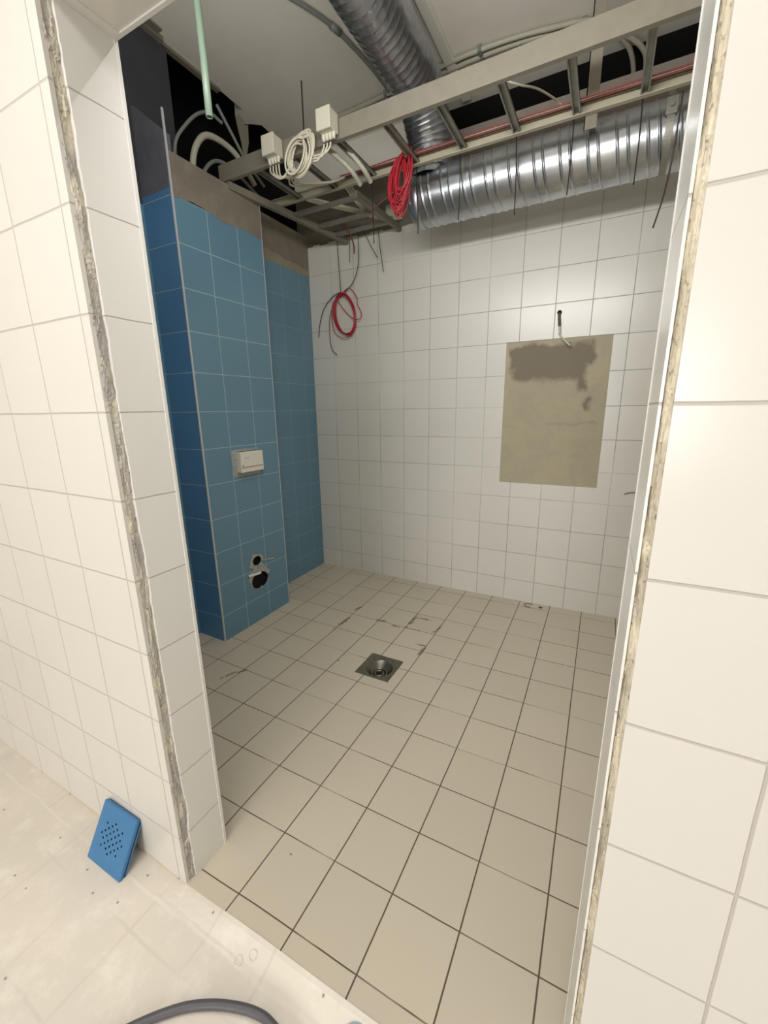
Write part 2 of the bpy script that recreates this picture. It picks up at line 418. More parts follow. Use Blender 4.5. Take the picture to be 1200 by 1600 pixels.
# raw adhesive left showing between the two tile skins
def adhesive(xa, ya, xb, yb, push, seed, amp):
    bm = bmesh.new(); NV = 900; NU = 14; G = []
    n = Vector(push).normalized()
    for i in range(NV+1):
        z = -1.39+(LZ+1.39)*i/NV; row = []
        for j in range(NU+1):
            u = j/NU
            p = Vector((xa+(xb-xa)*u, ya+(yb-ya)*u, Z(z)))
            h = noise.noise(Vector((seed+u*1.5, z*9, 0)))*.6+noise.noise(Vector((seed+u*4, z*32, 4)))*.55+abs(noise.noise(Vector((seed+u*7, z*85, 9))))*.6
            st = 1 if noise.noise(Vector((seed*2+u*1.8, z*11, 2))) > .05 else 0
            p += n*((h+st*.7)*amp*(.5+.5*math.sin(math.pi*min(1, max(0, u)))))
            row.append(bm.verts.new(p))
        G.append(row)
    for i in range(NV):
        for j in range(NU): bm.faces.new((G[i][j], G[i][j+1], G[i+1][j+1], G[i+1][j]))
    return bm
struct('trim_1', adhesive(-.9715, .543, -.9715, .578, (1, 0, 0), 2.0, .0042), m_mortar, smooth=False)
struct('trim_2', adhesive(.0560, .566, .0665, .5432, (-1, -.55, 0), 8.0, .0030), m_mortar2, smooth=False)
# lintel soffit, its bright edge strips
struct('wall_lintel', box(-.9735, .0625, .5505, .680, Z(LZ), Z(LZ+.012)), m_lintel)
struct('trim_3', box(JX-.002, RX, .677, .686, Z(LZ-.003), Z(LZ+.004), bevel=.001), m_white)
struct('trim_4', box(JX-.006, JX+.0018, .6775, .6865, Z(-1.374), Z(LZ), bevel=.001), m_white)
struct('trim_5', box(RX-.0012, RX+.006, .6795, .6865, Z(-1.36), Z(LZ), bevel=.001), m_white)
struct('trim_6', box(JX, JX+.022, .5505, .677, Z(LZ-.0035), Z(LZ+.001), bevel=.0008), m_white)

# ------------------------------------------------------------------ back wall
YB = 2.8712; XC = -2.1326; XR = 1.15
TT = 1.197
px0, px1, pz0, pz1 = -.6015, .0015, -.4985, .403
bm = bmesh.new()
def slab(x0, x1, z0, z1, y0=YB, y1=2.880): box(x0, x1, y0, y1, Z(z0), Z(z1), bm)
slab(XC, px0, -1.42, TT-.004); slab(px0, px1, -1.42, pz0); slab(px0, px1, pz1, TT-.004); slab(px1, XR, -1.42, TT-.004)
wb = struct('wall_back', bm, m_back)
bm = bmesh.new(); x = XC
random.seed(3)
while x < -1.1:
    ww = random.uniform(.03, .11); h = random.choice((0, .002, .005, .009)); box(x, min(x+ww, -1.1), YB+.0005, 2.880, Z(TT-.004), Z(TT+h), bm); x += ww
struct('wall_back', bm, m_back)
o = struct('cement_patch', box(px0, px1, 2.8785, 2.886, Z(pz0), Z(pz1)), m_patch, wb)
# substrate with the opening above it on the right
struct('wall_back', box(XC-.1, XR, 2.886, 3.0, -.05, Z(1.575)), m_conc)
struct('wall_back', box(XC-.1, -1.08, 2.884, 3.0, Z(1.575), Z(CZ)), m_ceil)
m_pinkish = cement('pinkish_grey_plaster', C(150, 138, 130), C(138, 128, 120), C(156, 146, 136))
struct('wall_back', box(-1.08, XR, 2.882, 3.0, Z(1.20), Z(1.645)), m_pinkish)
# hollow behind the opening
struct('wall_void', box(-1.08, XR, 3.55, 3.6, Z(1.5), Z(CZ)), m_void)
struct('wall_void', box(-1.08, XR, 3.0, 3.55, Z(1.5), Z(1.52)), m_void)
struct('ceiling_void', box(-1.08, XR, 2.93, 3.6, Z(CZ), Z(CZ+.05)), m_void)
struct('wall_void', box(-1.12, -1.08, 3.0, 3.6, Z(1.5), Z(CZ)), m_void)

# ------------------------------------------------------------------ left wall and pier
struct('wall_left', box(XC-.0, XC-.009, .684, 2.8715, -.05, Z(1.0)), m_blue)
bm = bmesh.new(); random.seed(5)
# uneven upper limit of the left wall tiles: cement smeared over them
N = 60; top = []; bot = []
for i in range(N+1):
    y = 2.131+(2.8715-2.131)*i/N
    top.append((y, 1.075-.035*i/N+.008*noise.noise(Vector((y*9, 0, 0))))); bot.append((y, 1.006+.012*noise.noise(Vector((y*6, 5, 0)))))
for i in range(N):
    a = [bm.verts.new((XC+.0015, top[i][0], Z(top[i][1]))), bm.verts.new((XC+.0015, top[i+1][0], Z(top[i+1][1]))), bm.verts.new((XC+.0008, bot[i+1][0], Z(bot[i+1][1]-.01))), bm.verts.new((XC+.0008, bot[i][0], Z(bot[i][1]-.01)))]
    bm.faces.new(a)
bmesh.ops.remove_doubles(bm, verts=bm.verts[:], dist=1e-5)
struct('wall_left', bm, m_conc2)
struct('wall_left', box(XC-.12, XC-.009, .684, 3.0, -.05, Z(1.0)), m_conc)
struct('wall_left', box(XC-.12, XC, 2.131, 2.886, Z(1.0), Z(1.27)), m_conc)
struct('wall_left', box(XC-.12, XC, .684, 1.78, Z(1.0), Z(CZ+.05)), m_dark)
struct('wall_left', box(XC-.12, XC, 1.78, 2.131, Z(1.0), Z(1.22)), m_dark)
# the unlit shaft, painted black, behind and over it
struct('wall_shaft', box(-2.95, -2.9, 1.5, 3.0, Z(.9), Z(2.3)), m_void)
struct('wall_shaft', box(-2.95, XC-.12, 1.5, 1.55, Z(.9), Z(2.3)), m_void)
struct('wall_shaft', box(-2.95, XC, 3.0, 3.05, Z(.9), Z(2.3)), m_void)
struct('ceiling_shaft', box(-2.95, -2.0, 1.5, 3.05, Z(2.3), Z(2.35)), m_void)
struct('floor_shaft', box(-2.95, XC-.12, 1.5, 3.05, Z(.88), Z(.9)), m_void)

# pier
PX = -1.9149; PY0, PY1 = 1.5402, 2.1308
pier = struct('wall_pier', box(XC-.001, PX, PY0, PY1, -.02, Z(1.0)), [m_pierf, m_black])
for p in pier.data.polygons: p.material_index = 0
hb = cyl((PX-.09, 1.866, Z(-1.085)), .0555, .12, (1, 0, 0), 40, sy=1.32)
boolean(pier, hb)
hb = cyl((PX-.07, 1.853, Z(-.945)), .030, .1, (1, 0, 0), 24, sy=1.25)
boolean(pier, hb)
struct('wall_pier', box(XC-.0005, PX-.004, PY0-.0012, PY0+.006, -.01, Z(1.03)), m_piers)
# the tiles end raggedly under the cement
bm = bmesh.new(); N = 50; G = []
for i in range(N+1):
    y = PY0+.006+(PY1-PY0-.008)*i/N
    z0 = .995+.022*noise.noise(Vector((y*5.3, 1.7, 0)))+.006*noise.noise(Vector((y*30, 1.7, 0)))+.008*math.sin(i/N*9)
    G.append((bm.verts.new((PX+.0016, y, Z(z0))), bm.verts.new((PX+.002, y, Z(1.18))), bm.verts.new((PX-.11, y, Z(1.18))), bm.verts.new((PX-.11, y, Z(z0)))))
for a, b in zip(G, G[1:]):
    for k in range(4): bm.faces.new((a[k], a[(k+1) % 4], b[(k+1) % 4], b[k]))
bm.faces.new(G[0]); bm.faces.new(G[-1][::-1])
struct('wall_pier', bm, m_conc)
struct('wall_pier', box(XC, PX-.002, PY1-.03, PY1-.001, Z(1.0), Z(1.18)), m_conc)
# side board of the pier, cut on a slope
bm = bmesh.new(); v = []
for y in (PY0, PY0+.03):
    v.append([bm.verts.new((x, y, Z(z))) for x, z in ((XC, 1.0), (PX-.006, 1.0), (PX-.006, 1.25), (XC, 1.415))])
bm.faces.new(v[0]); bm.faces.new(v[1][::-1])
for k in range(4): bm.faces.new((v[0][k], v[0][(k+1) % 4], v[1][(k+1) % 4], v[1][k]))
m_side = cement('grey_board', C(104, 104, 110), C(92, 92, 100), C(112, 112, 118))
struct('wall_pier', bm, m_side)
struct('trim_7', box(PX-.006, PX+.0015, PY0-.0035, PY0+.006, Z(-1.36), Z(1.34), bevel=.001), m_greytrim)
struct('trim_8', box(PX-.006, PX+.0012, PY1-.003, PY1+.003, Z(-1.355), Z(1.178), bevel=.0008), m_greytrim)

# ------------------------------------------------------------------ right wall, ceiling of the wet room
struct('wall_right', box(XR, XR+.1, .684, 3.0, -.05, Z(CZ)), m_back)
bm = bmesh.new()
# ceiling slab with a torn corner at the shaft
prof = [(-2.148, .684), (XR, .684), (XR, 2.93), (-1.1, 2.93), (-1.1, 3.0), (XC-.12, 3.0), (XC-.12, 2.95), (-2.12, 2.9), (-2.158, 2.61), (-2.154, 2.54), (-2.150, 2.47), (-2.20, 2.43), (-2.24, 2.41), (-2.235, 2.33), (-2.15, 2.31), (-2.14, 2.0)]
lo = [bm.verts.new((x, y, Z(CZ))) for x, y in prof]; hi = [bm.verts.new((x, y, Z(CZ+.15))) for x, y in prof]
bm.faces.new(lo[::-1]); bm.faces.new(hi)
for k in range(len(prof)): bm.faces.new((lo[k], lo[(k+1) % len(prof)], hi[(k+1) % len(prof)], hi[k]))
bmesh.ops.triangulate(bm, faces=[f for f in bm.faces if len(f.verts) > 4])
struct('ceiling', bm, m_ceil)
bm = box(-2.147, -2.105, .70, 1.75, Z(CZ-.02), Z(CZ)); box(-2.16, -2.13, 1.75, 2.12, Z(CZ-.015), Z(CZ), bm); box(-2.100, -2.07, 1.2, 1.72, Z(CZ-.008), Z(CZ), bm)
struct('trim_9', bm, m_painted)
struct('trim_10', box(-.935, -.885, .70, 2.86, Z(CZ-.025), Z(CZ), bevel=.003), m_ceil)

# ------------------------------------------------------------------ near room shell
struct('wall_left', box(-2.95, -2.9, -5.65, .5412, -.1, Z(NZ)), m_room)
struct('wall_right', box(1.85, 1.9, -5.65, .542, -.1, Z(NZ)), m_room)
struct('wall_near', box(-2.95, 1.9, -5.7, -5.65, -.1, Z(NZ)), m_room)
struct('ceiling', box(-2.95, 1.9, -5.7, .5412, Z(NZ), Z(NZ+.08)), m_room)

# ------------------------------------------------------------------ ventilation ducts
def helix(R, pitch, h1, w1, two=True):
    def f(i, L, th):
        s = (L/pitch-th/(2*math.pi)) % 1.0; r = R
        for c in ((.2, .56) if two else (.5,)):
            q = (s-c)/w1
            if abs(q) < 1: r += h1*(math.cos(math.pi*q)*.5+.5)
        return r
    return f
D = thing('spiral_air_duct', 'large galvanised spiral air duct along the top of the white back wall', 'air duct', (-1.08, 2.5, Z(1.14)))
path = [Vector((-1.06+.0022*i, 2.5, Z(1.146))) for i in range(int(2.19/.0022))]
link('pipe', sweep(path, helix(.1345, .115, .0042, .055), 72, cap=False), m_galv, D, True)
link('end_cap', lathe([(.0, -.030), (.06, -.029), (.112, -.022), (.131, -.008), (.1395, .004), (.1395, .03), (.1365, .04)], 64, 'X', (-1.06, 2.5, Z(1.146))), m_galv, D, True)
for k, xx in ((1, .12),):
    bm = lathe([(.137, -.014), (.1410, -.014), (.1410, .014), (.137, .014)], 64, 'X', (xx, 2.5, Z(1.146)))
    box(xx-.012, xx+.012, 2.488, 2.512, Z(1.278), Z(1.33), bm)
    if k == 1:
        box(xx-.02, xx+.02, 2.353, 2.361, Z(1.16), Z(1.22), bm, bevel=.001); cyl((xx, 2.343, Z(1.19)), .008, .02, (0, 1, 0), 12, bm)
    link('clamp', bm, m_steel, D)
D2 = thing('branch_air_duct', 'crinkled silvery air duct hung under the ceiling, dropping into the larger duct', 'air duct', (-.99, 1.5, Z(1.58)))
pth = [Vector((-.99, .70+.006*i, Z(1.58))) for i in range(int(1.53/.006))]
y0 = pth[-1].y; Rr = .27
for k in range(1, 60):
    a = k/59*math.pi/2; pth.append(Vector((-.99, y0+Rr*math.sin(a), Z(1.58)-Rr*(1-math.cos(a)))))
for k in range(1, 8): pth.append(Vector((-.99, y0+Rr, Z(1.58-Rr)-.012*k)))
hx = helix(.118, .040, .0030, .22, False)
def crink(i, L, th):
    p = pth[i]; v = Vector((math.cos(th)*2.2, math.sin(th)*2.2, L*7))
    return hx(i, L, th)+.004*noise.noise(v)+.0025*noise.noise(v*3.1)+.004*max(0, noise.noise(v*.8+Vector((7, 0, 0))))
link('pipe', sweep(pth, crink, 64, cap=False), m_foil, D2, True)
link('collar', lathe([(.117, -.01), (.131, -.008), (.131, .035), (.117, .040)], 56, 'Z', (-.99, y0+Rr, Z(1.268))), m_galv, D2, True)
for yy in (.95,):
    bm = bmesh.new()
    cyl((-.99-.135, yy, Z(1.58)), .003, CZ-1.58, (0, 0, 1), 8, bm); cyl((-.99+.135, yy, Z(1.58)), .003, CZ-1.58, (0, 0, 1), 8, bm)
    R2 = [(math.cos(a)*.134-.99, yy, Z(1.58)+math.sin(a)*.134) for a in [math.pi+math.pi*k/20 for k in range(21)]]
    sweep(R2, .004, 6, bm)
    link('hanger_strap', bm, m_steel, D2)

# ------------------------------------------------------------------ cable ladder (long) and its short cross branch
LZr = 1.22; XA, XB = -1.98, XR-.01
def rail(x0, x1, y0, y1, z0, z1, lip, bm=None):
    """C-section side rail along X, open towards +lip"""
    bm = box(x0, x1, y0, y1, z0, z1, bm)
    t = .004; dy = .018*lip
    ya, yb_ = sorted((y0 if lip < 0 else y1, (y0 if lip < 0 else y1)+dy))
    box(x0, x1, ya, yb_, z0, z0+t, bm); box(x0, x1, ya, yb_, z1-t, z1, bm)
    return bm
m_backrail = plain('pale_enamelled_steel', C(176, 170, 148), .5, .1, var=.06, vscale=20)
m_redm = plain('muted_red_cable_sheath', C(140, 44, 44), .5)
LAD = thing('cable_ladder', 'long grey metal cable ladder hung along the back wall in front of the spiral duct', 'cable tray', (-.4, 2.1, Z(LZr)))
link('side_rail', rail(-1.98, XB, 1.905, 1.909, Z(1.205), Z(1.285), 1), m_painted, LAD)
link('side_rail', rail(-1.95, XB, 2.300, 2.304, Z(1.215), Z(1.258), -1), m_backrail, LAD)
for k in range(13):
    x = -1.74+.2508*k
    bm = box(x-.016, x-.010, 1.909, 2.300, Z(LZr), Z(LZr+.018)); box(x+.010, x+.016, 1.909, 2.300, Z(LZr), Z(LZr+.018), bm)
    box(x-.016, x+.016, 1.909, 2.300, Z(LZr+.014), Z(LZr+.018), bm)
    link('rung', bm, m_steel, LAD)
bm = box(-.205, -.155, 2.308, 2.314, Z(1.165), Z(CZ)); box(-.205, -.201, 2.308, 2.330, Z(1.165), Z(CZ), bm)
link('hanger', bm, m_painted, LAD)

BR = thing('cable_ladder', 'short cable ladder branching off the long ladder to the back wall corner', 'cable tray', (-1.6, 2.6, Z(1.19)))
def railY(x0, x1, ya, yb_, z0, z1, dx):
    bm = bmesh.new(); v = []
    for s in (0, dx):
        v.append([bm.verts.new(p) for p in ((x0+s, ya, z0), (x1+s, yb_, z0), (x1+s, yb_, z1), (x0+s, ya, z1))])
    bm.faces.new(v[0]); bm.faces.new(v[1][::-1])
    for k in range(4): bm.faces.new((v[0][k], v[0][(k+1) % 4], v[1][(k+1) % 4], v[1][k]))
    return bm
bm = railY(-1.93, -1.785, 1.90, 2.86, Z(1.160), Z(1.196), .026); link('side_rail', bm, m_painted, BR)
bm = railY(-1.385, -1.365, 2.32, 2.86, Z(1.165), Z(1.199), .026); link('side_rail', bm, m_painted, BR)
for yy, xa in ((2.34, -1.845), (2.55, -1.81), (2.715, -1.785)):
    link('rung', box(xa, -1.37, yy, yy+.028, Z(1.172), Z(1.190)), m_steel, BR)

# cables lying on the ladders
def wob(pts, a=.004, seed=0):
    return [Vector(p)+Vector((0, noise.noise(Vector((i*1.7, seed, 0)))*a, noise.noise(Vector((i*1.3, seed, 5)))*a*.5)) for i, p in enumerate(pts)]
for k, (yy, zz, r, m, lab) in enumerate((
        (2.285, 1.256, .0055, m_redd, 'dull red cable lying on the long cable ladder, nearest the duct'),
        (2.264, 1.2475, .0045, m_redd, 'dull red cable lying on the long ladder, second from the duct'),
        (2.240, 1.246, .0028, m_redm, 'thin red cable lying on the long ladder beside the two thicker ones'))):
    pts = wob([(-1.42+.16*i, yy, Z(zz)) for i in range(17)], .006, k)
    tag(link('red_cable', tube(pts, r, 8, 4), m, None, True), lab, 'cable', 'red cables on the cable ladder')
tag(link('white_cable', tube(wob([(-1.0+.2*i, 2.312, Z(1.272)) for i in range(11)], .006, 7), .009, 8, 4), m_wcab, None, True),
    'cream cable running along the back rail of the long cable ladder above the spiral duct', 'cable')

# free hanging drop wires (one from each rung end)
drops = [((-1.262, 2.31, 1.235), (-1.253, 2.31, .909), 'beside the lone upright pair of cream boxes, leftmost'),
         ((-1.000, 2.322, 1.227), (-.988, 2.322, .915), 'in front of the left end of the spiral duct'),
         ((-.764, 2.322, 1.231), (-.765, 2.322, .937), 'second from the left end of the spiral duct'),
         ((-.494, 2.322, 1.245), (-.484, 2.322, .904), 'third from the left end of the spiral duct'),
         ((-.248, 2.322, 1.250), (-.253, 2.322, .939), 'just left of the flat ladder hanger'),
         ((.010, 2.322, 1.240), (.012, 2.322, .919), 'just right of the flat ladder hanger')]
drops[0] = (drops[0][0], drops[0][1], 'leftmost, below the bunched red coil')
proto = None
for (a, b, t) in drops:
    mid = tuple((p+q)/2 for p, q in zip(a, b)); mid = (mid[0]+.003, mid[1], mid[2])
    o = link('drop_wire', tube([(a[0], a[1], Z(a[2])), (mid[0], mid[1], Z(mid[2])), (b[0], b[1], Z(b[2]))], .0028, 6, 5), m_bwire, None, True)
    tag(o, 'black drop wire under the ladder, '+t, 'wire', 'drop wires under the cable ladder')
tag(link('drop_wire', tube([(.150, 2.325, Z(1.21)), (.143, 2.33, Z(1.0)), (.132, 2.40, Z(.88)), (.11, 2.45, Z(.78))], .0035, 6, 6), m_dwire, None, True),
    'dark wire curling down in front of the duct, rightmost beside the door jamb', 'wire', 'drop wires under the cable ladder')

# ------------------------------------------------------------------ junction boxes, cable bundles
def jbox(x, z, wd, ht, label):
    t = thing('junction_box', label, 'junction box', (x, 1.88, Z(z)), 'cream junction boxes on the cable ladder')
    link('body', box(x-wd/2, x+wd/2, 1.840, 1.900, Z(z-ht/2), Z(z+ht/2), bevel=.006), m_wbox, t)
    link('lid', box(x-wd/2-.002, x+wd/2+.002, 1.828, 1.842, Z(z-ht/2-.002), Z(z+ht/2+.002), bevel=.004), m_wbox, t)
    for k in range(4):
        xx = x-wd/2+wd*(k+.5)/4
        link('gland', lathe([(.0105, 0), (.0105, -.010), (.008, -.014), (.008, -.024), (.001, -.024)], 12, 'Z', (xx, 1.872, Z(z-ht/2))), m_wbox, t, True)
    return t
jbox(-1.565, 1.244, .072, .080, 'cream square junction box, left one of the two on the cable ladder')
jbox(-1.240, 1.258, .072, .080, 'cream square junction box on the ladder, right of the white cable coil')

def coil(c, ax, az, tilt, loops, r, jit, seed, plane='XZ', depth=.012, tail0=None, tail1=None):
    random.seed(seed); pts = []
    if tail0: pts += [Vector(p) for p in tail0]
    n = 14
    for l in range(loops):
        a_, b_ = ax*random.uniform(1-jit, 1+jit), az*random.uniform(1-jit, 1+jit); ox, oz = random.uniform(-jit, jit)*ax*.5, random.uniform(-jit, jit)*az*.5
        yy = random.uniform(-1, 1)*depth
        for k in range(n):
            a = math.pi/2+2*math.pi*k/n
            u, v = a_*math.cos(a)+ox, b_*math.sin(a)+oz
            uu, vv = u*math.cos(tilt)-v*math.sin(tilt), u*math.sin(tilt)+v*math.cos(tilt)
            pts.append(Vector((c[0]+uu, c[1]+yy+.25*depth*math.sin(a*1.5), Z(c[2])+vv)))
    if tail1: pts += [Vector(p) for p in tail1]
    return tube(pts, r, 6, 3)
wc = thing('white_cable_coil', 'bundle of white cable coiled between the two cream junction boxes', 'cable coil', (-1.40, 1.87, Z(1.17)))
link('coil', coil((-1.395, 1.868, 1.178), .062, .082, -.5, 9, .0046, .16, 11), m_wcab, wc, True)
link('coil', coil((-1.41, 1.85, 1.165), .050, .070, -.6, 4, .0046, .2, 12), m_wcab, wc, True)
bm = bmesh.new()
for k in range(4):
    x0 = -1.565-.027+.018*k
    tube([(x0, 1.872, Z(1.172)), (x0+.012, 1.862, Z(1.14-.006*k)), (-1.52+.006*k, 1.856, Z(1.10)), (-1.475, 1.856, Z(1.12)), (-1.44, 1.86, Z(1.14+.01*k))], .0042, 6, 5, bm)
link('tail', bm, m_wcab, wc, True)
bm = bmesh.new()
for k in range(3):
    x0 = -1.240-.027+.018*k
    tube([(x0, 1.872, Z(1.185)), (x0-.002, 1.868, Z(1.165)), (x0-.03, 1.865, Z(1.13+.008*k)), (-1.33, 1.865, Z(1.13+.01*k))], .0042, 6, 5, bm)
link('tail', bm, m_wcab, wc, True)
bm = bmesh.new()
for k in range(3):
    tube([(-1.555+.014*k, 1.862, Z(1.12-.004*k)), (-1.53+.012*k, 1.93, Z(1.135)), (-1.60+.03*k, 2.05, Z(1.165)), (-1.50+.03*k, 2.18, Z(1.20)), (-1.46+.03*k, 2.26, Z(1.245))], .0055, 6, 5, bm)
link('tail', bm, m_wcab, wc, True)

# thick pale conduits dropping behind the right box
for k, (a, lab) in enumerate((([(-1.38, 1.96, 1.31), (-1.345, 2.0, 1.255), (-1.30, 2.03, 1.215), (-1.25, 2.08, 1.165), (-1.245, 2.16, 1.135)], 'pale corrugated conduit bending down behind the right junction box, lower of two'),
                  ([(-1.30, 1.96, 1.315), (-1.285, 2.02, 1.27), (-1.235, 2.06, 1.222), (-1.19, 2.10, 1.165), (-1.19, 2.17, 1.14)], 'pale corrugated conduit bending down behind the right junction box, upper of two'))):
    cr = lambda i, L, th: .0115+.0012*math.sin(L*900)
    tag(link('conduit', sweep(catmull([(p[0], p[1], Z(p[2])) for p in a], 40), cr, 10), m_pcond, None, True), lab, 'conduit', 'conduits behind the junction boxes')
tag(link('threaded_rod', sweep([(-1.408, 1.914, Z(1.49-.003*i)) for i in range(96)], lambda i, L, th: .0030+.0006*(i % 2), 8), m_bwire, None, True),
    'thin dark threaded rod sticking up from the ladder beside the white cable coil', 'rod')

# red coil bunched at the ladder
rc = thing('red_cable_coil', 'thick bunch of red cable hung on the ladder left of the spiral duct', 'cable coil', (-1.06, 2.25, Z(1.15)))
link('coil', coil((-1.070, 2.262, 1.135), .042, .108, -.12, 22, .0034, .22, 21, depth=.03), m_red, rc, True)
link('coil', coil((-1.035, 2.235, 1.165), .034, .095, -.25, 9, .0034, .25, 22, depth=.02), m_red, rc, True)
link('tail', tube([(-1.09, 2.24, Z(1.10)), (-1.20, 2.25, Z(1.06)), (-1.26, 2.30, Z(1.02)), (-1.30, 2.4, Z(1.05))], .003, 6, 6), m_redd, rc, True)

# red coil hanging on the tiled wall
hc = thing('red_cable_coil', 'loose red cable coil hanging by two dark wires against the white back wall', 'cable coil', (-1.80, 2.835, Z(.7)))
link('coil', coil((-1.795, 2.835, .690), .088, .150, .24, 6, .0036, .09, 31, depth=.012), m_red, hc, True)
link('loop', tube([(-1.82, 2.845, Z(.845)), (-1.75, 2.84, Z(.865)), (-1.69, 2.835, Z(.80)), (-1.685, 2.835, Z(.75)), (-1.655, 2.835, Z(.69)), (-1.665, 2.835, Z(.65)), (-1.72, 2.838, Z(.655)), (-1.80, 2.84, Z(.72)), (-1.855, 2.842, Z(.79))], .0028, 6, 8), m_red, hc, True)
link('loop', tube([(-1.83, 2.845, Z(.85)), (-1.90, 2.84, Z(.78)), (-1.915, 2.838, Z(.68)), (-1.895, 2.838, Z(.58)), (-1.83, 2.838, Z(.535)), (-1.75, 2.838, Z(.54)), (-1.70, 2.838, Z(.62))], .0028, 6, 8), m_red, hc, True)
link('loose_end', tube([(-1.87, 2.845, Z(.83)), (-1.935, 2.845, Z(.70)), (-1.945, 2.845, Z(.55)), (-1.93, 2.845, Z(.46)), (-1.885, 2.845, Z(.415))], .0028, 6, 8), m_redd, hc, True)
link('loose_end', tube([(-1.83, 2.845, Z(.85)), (-1.90, 2.845, Z(.83)), (-1.985, 2.845, Z(.76)), (-2.03, 2.845, Z(.66)), (-2.052, 2.845, Z(.555))], .0030, 6, 8), m_bwire, hc, True)
link('suspension_wire', tube([(-1.825, 2.80, Z(1.24)), (-1.829, 2.82, Z(1.12)), (-1.827, 2.84, Z(.834))], .0026, 6, 8), m_dwire, hc, True)
link('suspension_wire', tube([(-1.645, 2.80, Z(1.20)), (-1.647, 2.81, Z(1.128)), (-1.667, 2.83, Z(1.0)), (-1.72, 2.84, Z(.90)), (-1.80, 2.845, Z(.845))], .0030, 6, 8), m_dwire, hc, True)
for a, b, c_, t in (((-1.705, 2.80, 1.225), (-1.72, 2.81, 1.13), (-1.737, 2.83, 1.034), 'short dark wire hanging over the top tile row, left of three'),
                    ((-1.60, 2.80, 1.20), (-1.557, 2.81, 1.112), (-1.508, 2.83, 1.022), 'short dark wire hanging askew over the top tile row, middle of three'),
                    ((-1.485, 2.80, 1.20), (-1.478, 2.81, 1.08), (-1.464, 2.83, .929), 'longer grey wire hanging over the top tile row, right of three')):
    tag(link('hanging_wire', tube([(p[0], p[1], Z(p[2])) for p in (a, b, c_)], .0026, 6, 6), m_dwire, None, True), t, 'wire', 'wires hanging over the top tile row')
tag(link('hanging_wire', tube([(-1.66, 2.56, Z(1.20)), (-1.655, 2.66, Z(1.19)), (-1.66, 2.76, Z(1.12)), (-1.665, 2.78, Z(1.06))], .005, 6, 6), m_redd, None, True),
    'dull red cable end poking down through the short cable ladder', 'wire')
# white socket boxes lying on the branch
t = thing('wall_box', 'white plastic box on the bare wall just behind the bunched red coil', 'junction box', (-1.385, 2.85, Z(1.29)))
link('body', box(-1.44, -1.33, 2.845, 2.882, Z(1.235), Z(1.325), bevel=.004), m_wbox, t); link('lid', box(-1.445, -1.325, 2.838, 2.846, Z(1.23), Z(1.33), bevel=.003), m_wbox, t)
for a, lab in (([(-1.70, 2.30, 1.215), (-1.62, 2.42, 1.21), (-1.50, 2.60, 1.21), (-1.42, 2.80, 1.22)], 'white cable pair crossing the short cable ladder diagonally'),
               ([(-1.46, 2.33, 1.26), (-1.46, 2.50, 1.215), (-1.44, 2.68, 1.20), (-1.42, 2.82, 1.24)], 'white flat cable bending down to the white wall box')):
    bm = bmesh.new()
    for k in range(3): tube([(p[0]+.016*k, p[1], Z(p[2]+.002*k)) for p in a], .0075, 6, 8, bm)
    tag(link('white_cable', bm, m_wcab, None, True), lab, 'cable')

# ------------------------------------------------------------------ ceiling conduits
def corr(r, a=.0009, fq=800): return lambda i, L, th: r+a*math.sin(L*fq)
for k in range(2):
    dy = .0 if k == 0 else -.045
    zc = CZ-.016
    cp = thing('ceiling_conduit', 'pale corrugated conduit clipped under the ceiling beyond the ladder, '+('farther one of the pair' if k == 0 else 'nearer one of the pair'), 'conduit', (-.9, 2.6, Z(zc)), 'paired pale conduits on the ceiling')
    pts = [(-1.72, 2.66+dy, zc), (-1.5, 2.655+dy, zc), (-1.2, 2.63+dy, zc), (-.9, 2.60+dy, zc), (-.65, 2.60+dy*.9, zc), (-.42, 2.63+dy*.8, zc), (-.22, 2.70+dy, zc), (-.10, 2.83+dy, zc-.01), (-.05+.05*k, 2.95+dy, zc-.05), (-.04+.05*k, 3.10+dy, zc-.13)]
    link('conduit', sweep(catmull([(p[0], p[1], Z(p[2])) for p in pts], 30), corr(.0115), 10), m_pcond, cp, True)
    for xx, yy in ((-1.31, 2.64), (-.75, 2.60), (-.27, 2.685)):
        link('clip', box(xx-.009, xx+.009, yy+dy-.017, yy+dy+.017, Z(CZ-.032), Z(CZ), bevel=.002), m_gcond, cp)
cp = thing('ceiling_conduit', 'dark grey conduit curving across the open ceiling towards the branch duct', 'conduit', (-1.3, 2.2, Z(CZ-.014)))
link('conduit', tube([(-1.62, 1.50, Z(CZ-.014)), (-1.50, 1.72, Z(CZ-.014)), (-1.385, 1.95, Z(CZ-.014)), (-1.33, 2.11, Z(CZ-.014)), (-1.29, 2.40, Z(CZ-.014)), (-1.285, 2.70, Z(CZ-.014))], .0105, 10, 10), m_gcond, cp, True)
bm = sweep([(-1.338, 2.075, Z(CZ-.014)), (-1.324, 2.13, Z(CZ-.014))], .0155, 12); link('coupling', bm, m_gcond, cp, True)
tag(link('hanging_pipe', sweep([(-1.40, 1.305, Z(CZ)), (-1.385, 1.30, Z(1.55)), (-1.378, 1.30, Z(1.40)), (-1.372, 1.30, Z(1.20)), (-1.371, 1.30, Z(1.031))], .0125, 16, cap=False), m_green, None, True),
    'pale green plastic pipe hanging from the ceiling, open at its lower end', 'pipe')
bpy.data.objects['hanging_pipe'].modifiers.new('s', 'SOLIDIFY').thickness = .003
tag(link('white_cable', tube([(-.62, 2.05, Z(1.36)), (-.56, 2.2, Z(1.40)), (-.48, 2.26, Z(1.385)), (-.406, 2.28, Z(1.36)), (-.33, 2.30, Z(1.31)), (-.285, 2.31, Z(1.265))], .0045, 8, 8), m_wcab, None, True),
    'white cable arching over the rungs right of the branch duct', 'cable')

